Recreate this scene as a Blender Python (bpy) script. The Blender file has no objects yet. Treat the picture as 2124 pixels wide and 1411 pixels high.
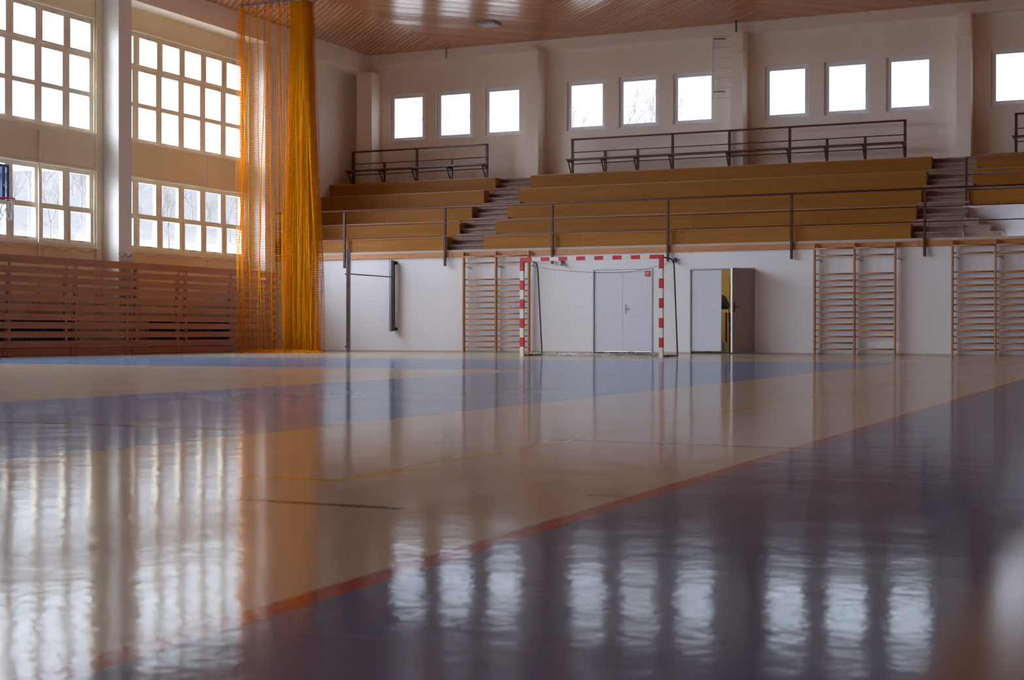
import bpy, bmesh, math, random
from mathutils import Vector, Matrix
random.seed(7)
S = bpy.context.scene
C = S.collection

# ------------------------------------------------------------------ camera, sky, exposure
# X = to the right along the back wall, Y = into the hall, Z = up, metres
cam_d = bpy.data.cameras.new('camera')
cam = bpy.data.objects.new('camera', cam_d)
C.objects.link(cam)
S.camera = cam
cam_d.sensor_width = 36.0
cam_d.lens = 3037.4 / 2124 * 36.0
cam_d.clip_start = 0.01
cam_d.clip_end = 600
yaw, pitch, roll = math.radians(24.45), math.radians(-0.304), math.radians(0.038)
cam.location = (0, 0, 0.5086)
cam.rotation_mode = 'QUATERNION'
cam.rotation_quaternion = (Matrix.Rotation(yaw, 3, 'Z') @ Matrix.Rotation(math.pi / 2 + pitch, 3, 'X')
                           @ Matrix.Rotation(roll, 3, 'Z')).to_quaternion()
cam_d.dof.use_dof = True
cam_d.dof.focus_distance = 33.0
cam_d.dof.aperture_fstop = 6.5

world = bpy.data.worlds.new('world')
S.world = world
world.use_nodes = True
bg = world.node_tree.nodes['Background']
# overcast sky, brighter where the sun stands behind the cloud (out to the left, behind the camera)
SKY_BASE, SKY_GLOW, SKY_POW = 1.8, 18.0, 3.0
_nt = world.node_tree
_tc = _nt.nodes.new('ShaderNodeTexCoord')
_dt = _nt.nodes.new('ShaderNodeVectorMath'); _dt.operation = 'DOT_PRODUCT'
_sd = Vector((-0.80, -0.34, 0.46)).normalized()
_dt.inputs[1].default_value = _sd
_nt.links.new(_tc.outputs['Generated'], _dt.inputs[0])
_mx = _nt.nodes.new('ShaderNodeMath'); _mx.operation = 'MAXIMUM'; _mx.inputs[1].default_value = 0.0
_pw = _nt.nodes.new('ShaderNodeMath'); _pw.operation = 'POWER'; _pw.inputs[1].default_value = SKY_POW
_ma = _nt.nodes.new('ShaderNodeMath'); _ma.operation = 'MULTIPLY_ADD'; _ma.inputs[1].default_value = SKY_GLOW; _ma.inputs[2].default_value = SKY_BASE
_nt.links.new(_dt.outputs['Value'], _mx.inputs[0]); _nt.links.new(_mx.outputs[0], _pw.inputs[0]); _nt.links.new(_pw.outputs[0], _ma.inputs[0])
_nt.links.new(_ma.outputs[0], bg.inputs['Strength'])
bg.inputs['Color'].default_value = (0.85, 0.95, 1.12, 1)

S.view_settings.view_transform = 'Standard'
S.view_settings.look = 'None'
S.view_settings.gamma = 1
S.view_settings.exposure = 0.5
S.cycles.max_bounces = 12
S.cycles.diffuse_bounces = 7
S.cycles.glossy_bounces = 5
S.cycles.transparent_max_bounces = 24
S.cycles.sample_clamp_indirect = 8
S.cycles.caustics_reflective = False
S.cycles.caustics_refractive = False

def portal(loc, rot, sx, sy):
    l = bpy.data.lights.new('sky_portal', 'AREA')
    l.shape = 'RECTANGLE'; l.size = sx; l.size_y = sy
    l.cycles.is_portal = True
    o = bpy.data.objects.new('sky_portal', l)
    o.location = loc; o.rotation_euler = rot
    C.objects.link(o)

# ------------------------------------------------------------------ materials
def new_mat(name):
    m = bpy.data.materials.new(name); m.use_nodes = True
    nt = m.node_tree
    return m, nt, nt.nodes['Principled BSDF']

def N(nt, t, **kw):
    n = nt.nodes.new(t)
    for k, v in kw.items():
        setattr(n, k, v)
    return n

def mth(nt, op, a, b=None, c=None):
    n = N(nt, 'ShaderNodeMath', operation=op)
    for i, v in enumerate((a, b, c)):
        if v is None: continue
        if isinstance(v, (int, float)): n.inputs[i].default_value = v
        else: nt.links.new(v, n.inputs[i])
    return n.outputs[0]

def mixc(nt, f, a, b):
    n = N(nt, 'ShaderNodeMix', data_type='RGBA')
    for s, v in ((n.inputs[0], f), (n.inputs[6], a), (n.inputs[7], b)):
        if isinstance(v, (int, float)): s.default_value = v
        elif isinstance(v, tuple): s.default_value = v + (1,) if len(v) == 3 else v
        else: nt.links.new(v, s)
    return n.outputs[2]

def noise(nt, vec, scale, detail=3, rough=0.5):
    n = N(nt, 'ShaderNodeTexNoise')
    n.inputs['Scale'].default_value = scale
    n.inputs['Detail'].default_value = detail
    n.inputs['Roughness'].default_value = rough
    if vec is not None: nt.links.new(vec, n.inputs['Vector'])
    return n.outputs['Fac']

def coords(nt, scale=(1, 1, 1), rot=(0, 0, 0)):
    g = N(nt, 'ShaderNodeNewGeometry')
    m = N(nt, 'ShaderNodeMapping')
    m.inputs['Scale'].default_value = scale
    m.inputs['Rotation'].default_value = rot
    nt.links.new(g.outputs['Position'], m.inputs['Vector'])
    return m.outputs['Vector']

def ramp(nt, fac, lo, hi):
    n = N(nt, 'ShaderNodeMapRange')
    n.inputs['From Min'].default_value = lo; n.inputs['From Max'].default_value = hi
    nt.links.new(fac, n.inputs['Value'])
    return n.outputs['Result']

def bump(nt, b, h, strength, dist):
    n = N(nt, 'ShaderNodeBump')
    n.inputs['Strength'].default_value = strength
    n.inputs['Distance'].default_value = dist
    nt.links.new(h, n.inputs['Height'])
    nt.links.new(n.outputs['Normal'], b.inputs['Normal'])

def simple(name, col, rough=0.5, metal=0.0, var=0.0, vscale=3.0, spec=0.5, stretch=(1, 1, 1), bmp=0.0):
    m, nt, b = new_mat(name)
    b.inputs['Roughness'].default_value = rough
    b.inputs['Metallic'].default_value = metal
    b.inputs['Specular IOR Level'].default_value = spec
    if var:
        v = coords(nt, stretch)
        f = noise(nt, v, vscale, 4)
        f = ramp(nt, f, 0.3, 0.7)
        lo = tuple(c * (1 - var) for c in col); hi = tuple(min(1, c * (1 + var)) for c in col)
        nt.links.new(mixc(nt, f, lo, hi), b.inputs['Base Color'])
        if bmp: bump(nt, b, f, bmp, 0.01)
    else:
        b.inputs['Base Color'].default_value = col + (1,)
    return m

def brick_paint(name, col, plane):
    """painted brickwork: faint courses under white or cream paint"""
    m, nt, b = new_mat(name)
    g = N(nt, 'ShaderNodeNewGeometry')
    sp = N(nt, 'ShaderNodeSeparateXYZ'); nt.links.new(g.outputs['Position'], sp.inputs[0])
    cb = N(nt, 'ShaderNodeCombineXYZ')
    nt.links.new(mth(nt, 'ADD', sp.outputs['X'], sp.outputs['Y']), cb.inputs[0])
    nt.links.new(sp.outputs['Z'], cb.inputs[1])
    br = N(nt, 'ShaderNodeTexBrick')
    br.inputs['Scale'].default_value = 1.0
    br.inputs['Brick Width'].default_value = 0.26; br.inputs['Row Height'].default_value = 0.08
    br.inputs['Mortar Size'].default_value = 0.006; br.inputs['Mortar Smooth'].default_value = 0.6
    nt.links.new(cb.outputs[0], br.inputs['Vector'])
    f = noise(nt, g.outputs['Position'], 0.7, 4)
    base = mixc(nt, ramp(nt, f, 0.3, 0.75), tuple(c * .93 for c in col), col)
    base = mixc(nt, mth(nt, 'MULTIPLY', br.outputs['Fac'], 0.12), base, tuple(c * .6 for c in col))
    nt.links.new(base, b.inputs['Base Color'])
    b.inputs['Roughness'].default_value = 0.55
    bump(nt, b, mth(nt, 'SUBTRACT', 1.0, br.outputs['Fac']), 0.35, 0.004)
    return m

M = {}
M['white'] = simple('white_wall_paint', (0.74, 0.765, 0.80), 0.6, var=0.03, vscale=0.6)
M['brick'] = brick_paint('painted_white_brick', (0.80, 0.79, 0.76), 'L')
M['upper'] = simple('white_wall_bounce_tint', (0.88, 0.81, 0.72), 0.6, var=0.03, vscale=0.6)  # warm bounce from the board ceiling is tinted into this white
M['cream'] = simple('cream_wall_paint', (0.86, 0.72, 0.46), 0.55, var=0.05, vscale=0.8)
M['window_cream'] = simple('cream_window_paint', (0.87, 0.80, 0.64), 0.4, var=0.03)
M['pvc'] = simple('white_window_plastic', (0.86, 0.87, 0.90), 0.3)
M['concrete'] = simple('brown_concrete', (0.33, 0.22, 0.18), 0.8, var=0.12, vscale=5)
M['pale_edge'] = simple('pale_concrete_edge', (0.50, 0.44, 0.36), 0.7, var=0.08)
M['steel'] = simple('brown_painted_steel', (0.11, 0.042, 0.032), 0.3, var=0.1, vscale=8, spec=0.3)
M['grey_steel'] = simple('galvanised_grey_steel', (0.32, 0.33, 0.37), 0.35, metal=0.6, var=0.08, vscale=6)
M['dark_metal'] = simple('dark_metal', (0.04, 0.04, 0.045), 0.4, metal=0.5)
M['chrome'] = simple('dull_chrome', (0.35, 0.35, 0.36), 0.3, metal=0.8)
M['red'] = simple('red_paint', (0.55, 0.025, 0.03), 0.35)
M['white_paint'] = simple('white_post_paint', (0.78, 0.76, 0.72), 0.35, var=0.03)
M['blue_steel'] = simple('blue_painted_steel', (0.03, 0.09, 0.30), 0.35)
M['string'] = simple('white_string', (0.75, 0.74, 0.72), 0.8)
M['door'] = simple('pale_blue_grey_door_paint', (0.62, 0.66, 0.75), 0.4, var=0.02)
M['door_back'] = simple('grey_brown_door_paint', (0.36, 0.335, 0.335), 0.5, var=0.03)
M['sign_red'] = simple('sign_red', (0.62, 0.01, 0.05), 0.4)
M['sign_white'] = simple('sign_white', (0.85, 0.85, 0.85), 0.5)
M['yellow'] = simple('yellow_store_paint', (0.64, 0.48, 0.17), 0.6, var=0.06, vscale=1.5)
M['black_cloth'] = simple('black_cloth', (0.008, 0.008, 0.01), 0.85)
M['grey_plastic'] = simple('grey_plastic', (0.30, 0.31, 0.30), 0.5)
M['vent'] = simple('grey_lamp_metal', (0.30, 0.30, 0.29), 0.4)
M['lamp_glass'] = simple('unlit_lamp_glass', (0.5, 0.5, 0.5), 0.25)
M['cable'] = simple('dark_cable', (0.06, 0.05, 0.05), 0.6)
M['orange_cord'] = simple('orange_cord', (0.75, 0.38, 0.06), 0.6)
M['bark'] = simple('grey_bark', (0.20, 0.175, 0.15), 0.9)
M['ash'] = simple('haze_lightened_bark', (0.26, 0.24, 0.225), 0.9)  # outdoor haze is put into this lighter bark colour

def wood(name, col, dark, along, grain=1.0, rough=0.35, board=None, knots=True, spec=0.5):
    """wood with grain along an axis; optional tone change per board"""
    m, nt, b = new_mat(name)
    sc = [9.0, 9.0, 9.0]; sc[along] = 0.6
    v = coords(nt, tuple(s * grain for s in sc))
    f = ramp(nt, noise(nt, v, 1.5, 6, 0.6), 0.3, 0.7)
    base = mixc(nt, f, dark, col)
    if board:
        ax, w = board
        g = N(nt, 'ShaderNodeNewGeometry'); sp = N(nt, 'ShaderNodeSeparateXYZ')
        nt.links.new(g.outputs['Position'], sp.inputs[0])
        q = mth(nt, 'FLOOR', mth(nt, 'DIVIDE', sp.outputs[ax], w))
        wn = N(nt, 'ShaderNodeTexWhiteNoise', noise_dimensions='1D')
        nt.links.new(q, wn.inputs['W'])
        base = mixc(nt, mth(nt, 'MULTIPLY', wn.outputs['Value'], 0.3), base, dark)
    if knots:
        vo = N(nt, 'ShaderNodeTexVoronoi'); vo.inputs['Scale'].default_value = 1.0
        sc2 = [5, 5, 5]; sc2[along] = 1.6
        nt.links.new(coords(nt, tuple(sc2)), vo.inputs['Vector'])
        k = mth(nt, 'LESS_THAN', vo.outputs['Distance'], 0.075)
        base = mixc(nt, mth(nt, 'MULTIPLY', k, 0.7), base, tuple(c * .35 for c in dark))
    nt.links.new(base, b.inputs['Base Color'])
    b.inputs['Roughness'].default_value = rough
    b.inputs['Specular IOR Level'].default_value = spec
    bump(nt, b, f, 0.12, 0.003)
    return m

M['ply'] = wood('ochre_plywood_bench', (0.38, 0.165, 0.024), (0.30, 0.12, 0.018), 0, 0.6, 0.5, knots=False, spec=0.18)
M['nosing'] = wood('orange_bench_edge', (0.50, 0.25, 0.08), (0.38, 0.17, 0.05), 0, 1, 0.4, knots=False)
M['fascia'] = wood('orange_pine_fascia', (0.55, 0.25, 0.10), (0.42, 0.17, 0.06), 0, 1, 0.4)
M['slat'] = wood('red_brown_slat_wood', (0.46, 0.19, 0.09), (0.33, 0.12, 0.055), 1, 1, 0.42)
M['bar_wood'] = wood('wall_bar_beech', (0.55, 0.30, 0.15), (0.42, 0.21, 0.10), 2, 1, 0.4, knots=False)
M['rung_wood'] = wood('wall_bar_rung_beech', (0.52, 0.25, 0.12), (0.36, 0.14, 0.07), 0, 1, 0.4, knots=False)
M['bench_brown'] = wood('varnished_brown_bench_wood', (0.42, 0.25, 0.19), (0.33, 0.18, 0.13), 1, 1, 0.14, knots=False)
M['back_seat'] = wood('dark_seat_wood', (0.13, 0.045, 0.025), (0.09, 0.03, 0.02), 0, 1, 0.3, knots=False)

# glass: thin pane, mostly clear with a Fresnel glint
def glass():
    m = bpy.data.materials.new('window_glass'); m.use_nodes = True
    nt = m.node_tree; nt.nodes.clear()
    o = N(nt, 'ShaderNodeOutputMaterial'); t = N(nt, 'ShaderNodeBsdfTransparent')
    t.inputs['Color'].default_value = (0.95, 0.96, 0.96, 1)
    g = N(nt, 'ShaderNodeBsdfGlossy'); g.inputs['Roughness'].default_value = 0.02
    lw = N(nt, 'ShaderNodeLayerWeight'); lw.inputs['Blend'].default_value = 0.5
    fr = mth(nt, 'MULTIPLY_ADD', mth(nt, 'POWER', lw.outputs['Facing'], 5.0), 0.8, 0.03)
    mx = N(nt, 'ShaderNodeMixShader')
    nt.links.new(fr, mx.inputs[0]); nt.links.new(t.outputs[0], mx.inputs[1])
    nt.links.new(g.outputs[0], mx.inputs[2]); nt.links.new(mx.outputs[0], o.inputs[0])
    return m
M['glass'] = glass()

# curtain net cord: dyed synthetic cord, lets some light through
def netmat(name, col):
    m = bpy.data.materials.new(name); m.use_nodes = True
    nt = m.node_tree; nt.nodes.clear()
    o = N(nt, 'ShaderNodeOutputMaterial'); d = N(nt, 'ShaderNodeBsdfDiffuse'); t = N(nt, 'ShaderNodeBsdfTranslucent')
    f = ramp(nt, noise(nt, coords(nt, (6, 6, 0.4)), 2.0, 2), 0.3, 0.7)
    c = mixc(nt, f, tuple(x * .8 for x in col), col)
    nt.links.new(c, d.inputs['Color']); nt.links.new(c, t.inputs['Color'])
    mx = N(nt, 'ShaderNodeMixShader'); mx.inputs[0].default_value = 0.4
    nt.links.new(d.outputs[0], mx.inputs[1]); nt.links.new(t.outputs[0], mx.inputs[2])
    nt.links.new(mx.outputs[0], o.inputs[0])
    return m
M['net'] = netmat('orange_yellow_net_cord', (1.0, 0.52, 0.015))

# --- sports floor with its painted fields and lines
def floor_mat():
    m, nt, b = new_mat('sports_floor')
    g = N(nt, 'ShaderNodeNewGeometry'); sp = N(nt, 'ShaderNodeSeparateXYZ')
    nt.links.new(g.outputs['Position'], sp.inputs[0])
    X, Y = sp.outputs['X'], sp.outputs['Y']
    def band(s, a, c):
        return mth(nt, 'MULTIPLY', mth(nt, 'GREATER_THAN', s, a), mth(nt, 'LESS_THAN', s, c))
    def AND(a, c): return mth(nt, 'MULTIPLY', a, c)
    def OR(a, c): return mth(nt, 'MAXIMUM', a, c)
    def rect(x0, x1, y0, y1): return AND(band(X, x0, x1), band(Y, y0, y1))
    n1 = ramp(nt, noise(nt, coords(nt, (0.5, 0.5, 1)), 1.2, 4), 0.3, 0.7)
    fine = ramp(nt, noise(nt, coords(nt, (3, 3, 1)), 9, 4), 0.25, 0.75)
    beige = mixc(nt, n1, (0.82, 0.69, 0.53), (0.88, 0.755, 0.59))
    blue = mixc(nt, n1, (0.095, 0.195, 0.45), (0.12, 0.23, 0.50))
    frame_o = rect(-20.5, -4.2, -8.0, 24.6)
    frame_i = rect(-17.0, -7.75, -1.0, 18.0)
    isblue = AND(frame_o, mth(nt, 'SUBTRACT', 1.0, frame_i))
    isblue = OR(isblue, mth(nt, 'GREATER_THAN', X, -1.48))
    lt = mixc(nt, isblue, beige, blue)
    def paint(cur, mask, col): return mixc(nt, mask, cur, col)
    blue2 = mixc(nt, n1, (0.24, 0.46, 0.80), (0.30, 0.53, 0.86))
    lt = paint(lt, AND(isblue, mth(nt, 'LESS_THAN', X, -3.0)), blue2)
    # dark seams of the floor covering, then painted lines
    wob = mth(nt, 'MULTIPLY', mth(nt, 'SUBTRACT', noise(nt, coords(nt, (1, 1, 1)), 1.7, 2), 0.5), 0.06)
    Yw = mth(nt, 'ADD', Y, wob)
    def rectw(x0, x1, y0, y1): return AND(band(X, x0, x1), band(Yw, y0, y1))
    lt = paint(lt, rectw(-6.3, -4.5, 6.31, 6.39), (0.03, 0.04, 0.08))
    lt = paint(lt, AND(rectw(-2.7, -1.42, 6.33, 6.42), mth(nt, 'GREATER_THAN', noise(nt, coords(nt, (8, 8, 1)), 3, 3), 0.45)), (0.33, 0.22, 0.14))
    lt = paint(lt, rectw(-4.1, -3.2, 3.70, 3.72), (0.30, 0.26, 0.22))
    lt = paint(lt, rect(-2.60, -2.03, 3.68, 3.73), (0.05, 0.05, 0.06))
    lt = paint(lt, rect(-1.68, -1.52, 4.25, 4.275), (0.28, 0.16, 0.12))
    lt = paint(lt, rect(-3.15, -2.86, 9.0, 9.06), (0.70, 0.66, 0.60))
    lt = paint(lt, rect(-1.545, -1.475, -20, 33.0), (0.56, 0.07, 0.10))
    lt = paint(lt, rect(-4.205, -4.18, -20, 24.6), (0.50, 0.24, 0.10))
    lt = paint(lt, rect(-2.635, -2.58, 4.28, 16.5), (0.85, 0.62, 0.06))
    lt = paint(lt, rect(-3.1, -2.58, 4.28, 4.335), (0.85, 0.62, 0.08))
    cream = (0.95, 0.92, 0.86)
    for r in ((-9.93, -9.88, -5, 16.9), (-16.2, -6.0, 16.86, 16.91), (-12.3, -12.26, 4, 17), (-16.2, -16.15, 5, 16.9),
              (-2.25, -2.21, 17, 28), (-16.6, -5.5, 28.15, 28.2), (-13.4, -8.7, 22.1, 22.15)):
        lt = paint(lt, rect(*r), cream)
    # fine scuffs
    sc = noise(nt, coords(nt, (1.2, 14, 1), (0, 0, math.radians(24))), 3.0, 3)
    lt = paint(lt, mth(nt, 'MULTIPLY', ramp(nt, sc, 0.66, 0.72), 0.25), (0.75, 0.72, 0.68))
    lt = mixc(nt, mth(nt, 'MULTIPLY', fine, 0.06), lt, (0.2, 0.17, 0.14))
    out = [x for x in nt.nodes if x.type == 'OUTPUT_MATERIAL'][0]
    nt.nodes.remove(b)
    b = N(nt, 'ShaderNodeBsdfGlossy'); dfu = N(nt, 'ShaderNodeBsdfDiffuse')
    lw = N(nt, 'ShaderNodeLayerWeight'); lw.inputs['Blend'].default_value = 0.5
    fr = mth(nt, 'MULTIPLY_ADD', mth(nt, 'POWER', lw.outputs['Facing'], 4.0), 0.74, 0.04)
    mx = N(nt, 'ShaderNodeMixShader')
    nt.links.new(fr, mx.inputs[0]); nt.links.new(dfu.outputs[0], mx.inputs[1]); nt.links.new(b.outputs[0], mx.inputs[2])
    nt.links.new(mx.outputs[0], out.inputs['Surface'])
    nt.links.new(lt, dfu.inputs['Color'])
    r = mth(nt, 'MULTIPLY_ADD', ramp(nt, noise(nt, coords(nt, (1, 1, 1)), 2.5, 3), 0.3, 0.7), 0.035, 0.08)
    nt.links.new(r, b.inputs['Roughness'])
    h1 = noise(nt, coords(nt, (1, 1, 1)), 4.5, 2)
    h2 = noise(nt, coords(nt, (1, 1, 1)), 30, 2)
    h = mth(nt, 'ADD', h1, mth(nt, 'MULTIPLY', h2, 0.3))
    bump(nt, b, h, 0.5, 0.0026)
    return m
M['floor'] = floor_mat()

# --- varnished diagonal ceiling boards
def ceiling_mat():
    m, nt, b = new_mat('varnished_ceiling_boards')
    g = N(nt, 'ShaderNodeNewGeometry'); sp = N(nt, 'ShaderNodeSeparateXYZ')
    nt.links.new(g.outputs['Position'], sp.inputs[0])
    X, Y = sp.outputs['X'], sp.outputs['Y']
    k = mth(nt, 'FLOOR', mth(nt, 'DIVIDE', mth(nt, 'ADD', X, 23.7), 4.6))
    par = mth(nt, 'MULTIPLY_ADD', mth(nt, 'MODULO', k, 2.0), 2.0, -1.0)
    u = mth(nt, 'ADD', mth(nt, 'MULTIPLY', X, par), mth(nt, 'MULTIPLY', Y, -1.0))   # across the boards
    v = mth(nt, 'ADD', mth(nt, 'MULTIPLY', X, par), Y)
    bd = mth(nt, 'DIVIDE', u, 0.22)
    bid = mth(nt, 'FLOOR', bd); fr = mth(nt, 'FRACT', bd)
    groove = mth(nt, 'MAXIMUM', mth(nt, 'LESS_THAN', fr, 0.08), mth(nt, 'GREATER_THAN', fr, 0.92))
    wn = N(nt, 'ShaderNodeTexWhiteNoise', noise_dimensions='1D'); nt.links.new(bid, wn.inputs['W'])
    cb = N(nt, 'ShaderNodeCombineXYZ')
    nt.links.new(mth(nt, 'MULTIPLY', u, 12.0), cb.inputs[0]); nt.links.new(mth(nt, 'MULTIPLY', v, 0.8), cb.inputs[1])
    nt.links.new(mth(nt, 'MULTIPLY', bid, 3.7), cb.inputs[2])
    gr = ramp(nt, noise(nt, cb.outputs[0], 1.0, 5), 0.3, 0.7)
    base = mixc(nt, gr, (0.50, 0.205, 0.08), (0.63, 0.285, 0.12))
    base = mixc(nt, mth(nt, 'MULTIPLY', wn.outputs['Value'], 0.35), base, (0.28, 0.10, 0.045))
    base = mixc(nt, mth(nt, 'MULTIPLY', groove, 0.85), base, (0.08, 0.025, 0.012))
    nt.links.new(base, b.inputs['Base Color'])
    b.inputs['Roughness'].default_value = 0.2
    h = mth(nt, 'ADD', mth(nt, 'MULTIPLY', mth(nt, 'SUBTRACT', 1.0, groove), 1.0), mth(nt, 'MULTIPLY', wn.outputs['Value'], 0.5))
    h = mth(nt, 'ADD', h, mth(nt, 'MULTIPLY', gr, 0.35))
    h = mth(nt, 'ADD', h, mth(nt, 'MULTIPLY', mth(nt, 'SUBTRACT', wn.outputs['Value'], 0.5), mth(nt, 'MULTIPLY', fr, 2.2)))
    bump(nt, b, h, 0.6, 0.007)
    return m
M['ceiling'] = ceiling_mat()

def hill_mat():
    m, nt, b = new_mat('winter_hillside')
    g = N(nt, 'ShaderNodeNewGeometry'); sp = N(nt, 'ShaderNodeSeparateXYZ')
    nt.links.new(g.outputs['Position'], sp.inputs[0])
    n = noise(nt, g.outputs['Position'], 0.12, 5, 0.65)
    f = ramp(nt, mth(nt, 'MULTIPLY_ADD', mth(nt, 'SUBTRACT', n, 0.5), 5.0, sp.outputs['Z']), 6.5, 9.5)
    br = ramp(nt, noise(nt, coords(nt, (1, 1, 0.35)), 1.6, 6, 0.75), 0.25, 0.75)
    meadow = mixc(nt, br, (0.20, 0.175, 0.135), (0.26, 0.235, 0.19))
    brush = mixc(nt, br, (0.12, 0.11, 0.105), (0.19, 0.175, 0.17))
    nt.links.new(mixc(nt, f, meadow, brush), b.inputs['Base Color'])
    b.inputs['Roughness'].default_value = 1.0
    b.inputs['Specular IOR Level'].default_value = 0.0
    return m
M['hill'] = hill_mat()

# ------------------------------------------------------------------ mesh helpers
BOXF = [(0, 3, 2, 1), (4, 5, 6, 7), (0, 1, 5, 4), (1, 2, 6, 5), (2, 3, 7, 6), (3, 0, 4, 7)]
class MB:
    def __init__(s): s.v = []; s.f = []; s.smooth = []
    def box(s, x0, x1, y0, y1, z0, z1, mat=None):
        n = len(s.v)
        p = [(x0, y0, z0), (x1, y0, z0), (x1, y1, z0), (x0, y1, z0), (x0, y0, z1), (x1, y0, z1), (x1, y1, z1), (x0, y1, z1)]
        if mat is not None: p = [tuple(mat @ Vector(q)) for q in p]
        s.v += p
        s.f += [tuple(n + i for i in q) for q in BOXF]; s.smooth += [False] * 6
        return s
    def tube(s, pts, r, seg=8, cap=True, closed=False):
        pts = [Vector(p) for p in pts]
        rs = r if isinstance(r, (list, tuple)) else [r] * len(pts)
        n0 = len(s.v); up = None
        for i, p in enumerate(pts):
            if closed: d = pts[(i + 1) % len(pts)] - pts[i - 1]
            else: d = pts[min(i + 1, len(pts) - 1)] - pts[max(i - 1, 0)]
            d.normalize()
            if up is None: up = Vector((0, 0, 1)) if abs(d.z) < 0.9 else Vector((1, 0, 0))
            a = d.cross(up)
            if a.length < 1e-4: a = d.cross(Vector((1, 0.3, 0)))
            a.normalize(); b2 = d.cross(a).normalized(); up = -b2 if False else a.cross(d)
            for k in range(seg):
                t = 2 * math.pi * k / seg
                s.v.append(tuple(p + (a * math.cos(t) + b2 * math.sin(t)) * rs[i]))
        m = len(pts)
        for i in range(m if closed else m - 1):
            j = (i + 1) % m
            for k in range(seg):
                k2 = (k + 1) % seg
                s.f.append((n0 + i * seg + k, n0 + j * seg + k, n0 + j * seg + k2, n0 + i * seg + k2)); s.smooth.append(seg > 4)
        if cap and not closed:
            s.f.append(tuple(n0 + k for k in range(seg))); s.smooth.append(False)
            s.f.append(tuple(n0 + (m - 1) * seg + k for k in reversed(range(seg)))); s.smooth.append(False)
        return s
    def prism(s, poly, axis, a, b):
        """extrude a 2D outline along an axis (0=x,1=y,2=z)"""
        n = len(s.v); k = len(poly)
        for c in (a, b):
            for p, q in poly:
                s.v.append({0: (c, p, q), 1: (p, c, q), 2: (p, q, c)}[axis])
        s.f.append(tuple(n + i for i in range(k))); s.f.append(tuple(n + k + i for i in reversed(range(k))))
        for i in range(k):
            j = (i + 1) % k
            s.f.append((n + i, n + k + i, n + k + j, n + j))
        s.smooth += [False] * (k + 2)
        return s
    def sphere(s, c, r, seg=10, rings=6, sz=1.0):
        n = len(s.v); c = Vector(c)
        for i in range(rings + 1):
            ph = math.pi * i / rings
            for k in range(seg):
                t = 2 * math.pi * k / seg
                s.v.append((c.x + r * math.sin(ph) * math.cos(t), c.y + r * math.sin(ph) * math.sin(t), c.z + r * sz * math.cos(ph)))
        for i in range(rings):
            for k in range(seg):
                k2 = (k + 1) % seg
                s.f.append((n + i * seg + k, n + (i + 1) * seg + k, n + (i + 1) * seg + k2, n + i * seg + k2)); s.smooth.append(True)
        return s
    def build(s, name, mat, parent=None, bevel=0.0, fix=True):
        me = bpy.data.meshes.new(name)
        org = Vector((0, 0, 0))
        if parent is not None:
            q = parent
            while q is not None: org += Vector(q.location); q = q.parent
            v = [tuple(Vector(p) - org) for p in s.v]
            loc = Vector((0, 0, 0))
        else:
            xs, ys, zs = zip(*s.v)
            loc = Vector(((min(xs) + max(xs)) / 2, (min(ys) + max(ys)) / 2, min(zs)))
            v = [tuple(Vector(p) - loc) for p in s.v]
        me.from_pydata(v, [], s.f)
        me.polygons.foreach_set('use_smooth', s.smooth)
        if fix or bevel:
            bm = bmesh.new(); bm.from_mesh(me)
            if bevel:
                bmesh.ops.remove_doubles(bm, verts=bm.verts, dist=1e-5)
                bmesh.ops.bevel(bm, geom=list(bm.edges), offset=bevel, segments=2, affect='EDGES')
            bmesh.ops.recalc_face_normals(bm, faces=bm.faces)
            bm.to_mesh(me); bm.free()
        me.materials.append(M[mat] if isinstance(mat, str) else mat)
        me.update()
        o = bpy.data.objects.new(name, me); o.location = loc
        if parent is not None: o.parent = parent
        C.objects.link(o)
        return o

def tag(o, label=None, cat=None, group=None, kind=None):
    if label: o['label'] = label
    if cat: o['category'] = cat
    if group: o['group'] = group
    if kind: o['kind'] = kind
    return o
def empty(name, loc, label=None, cat=None, group=None, kind=None):
    o = bpy.data.objects.new(name, None); o.location = loc; o.empty_display_size = 0.1
    C.objects.link(o); return tag(o, label, cat, group, kind)
def struct(name, mb, mat, label=None, **kw):
    o = mb.build(name, mat, **kw); return tag(o, label, None, None, 'structure')
def copy_tree(o, parent=None):
    c = o.copy(); C.objects.link(c); c.parent = parent
    for ch in list(o.children): copy_tree(ch, c)
    return c

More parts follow.
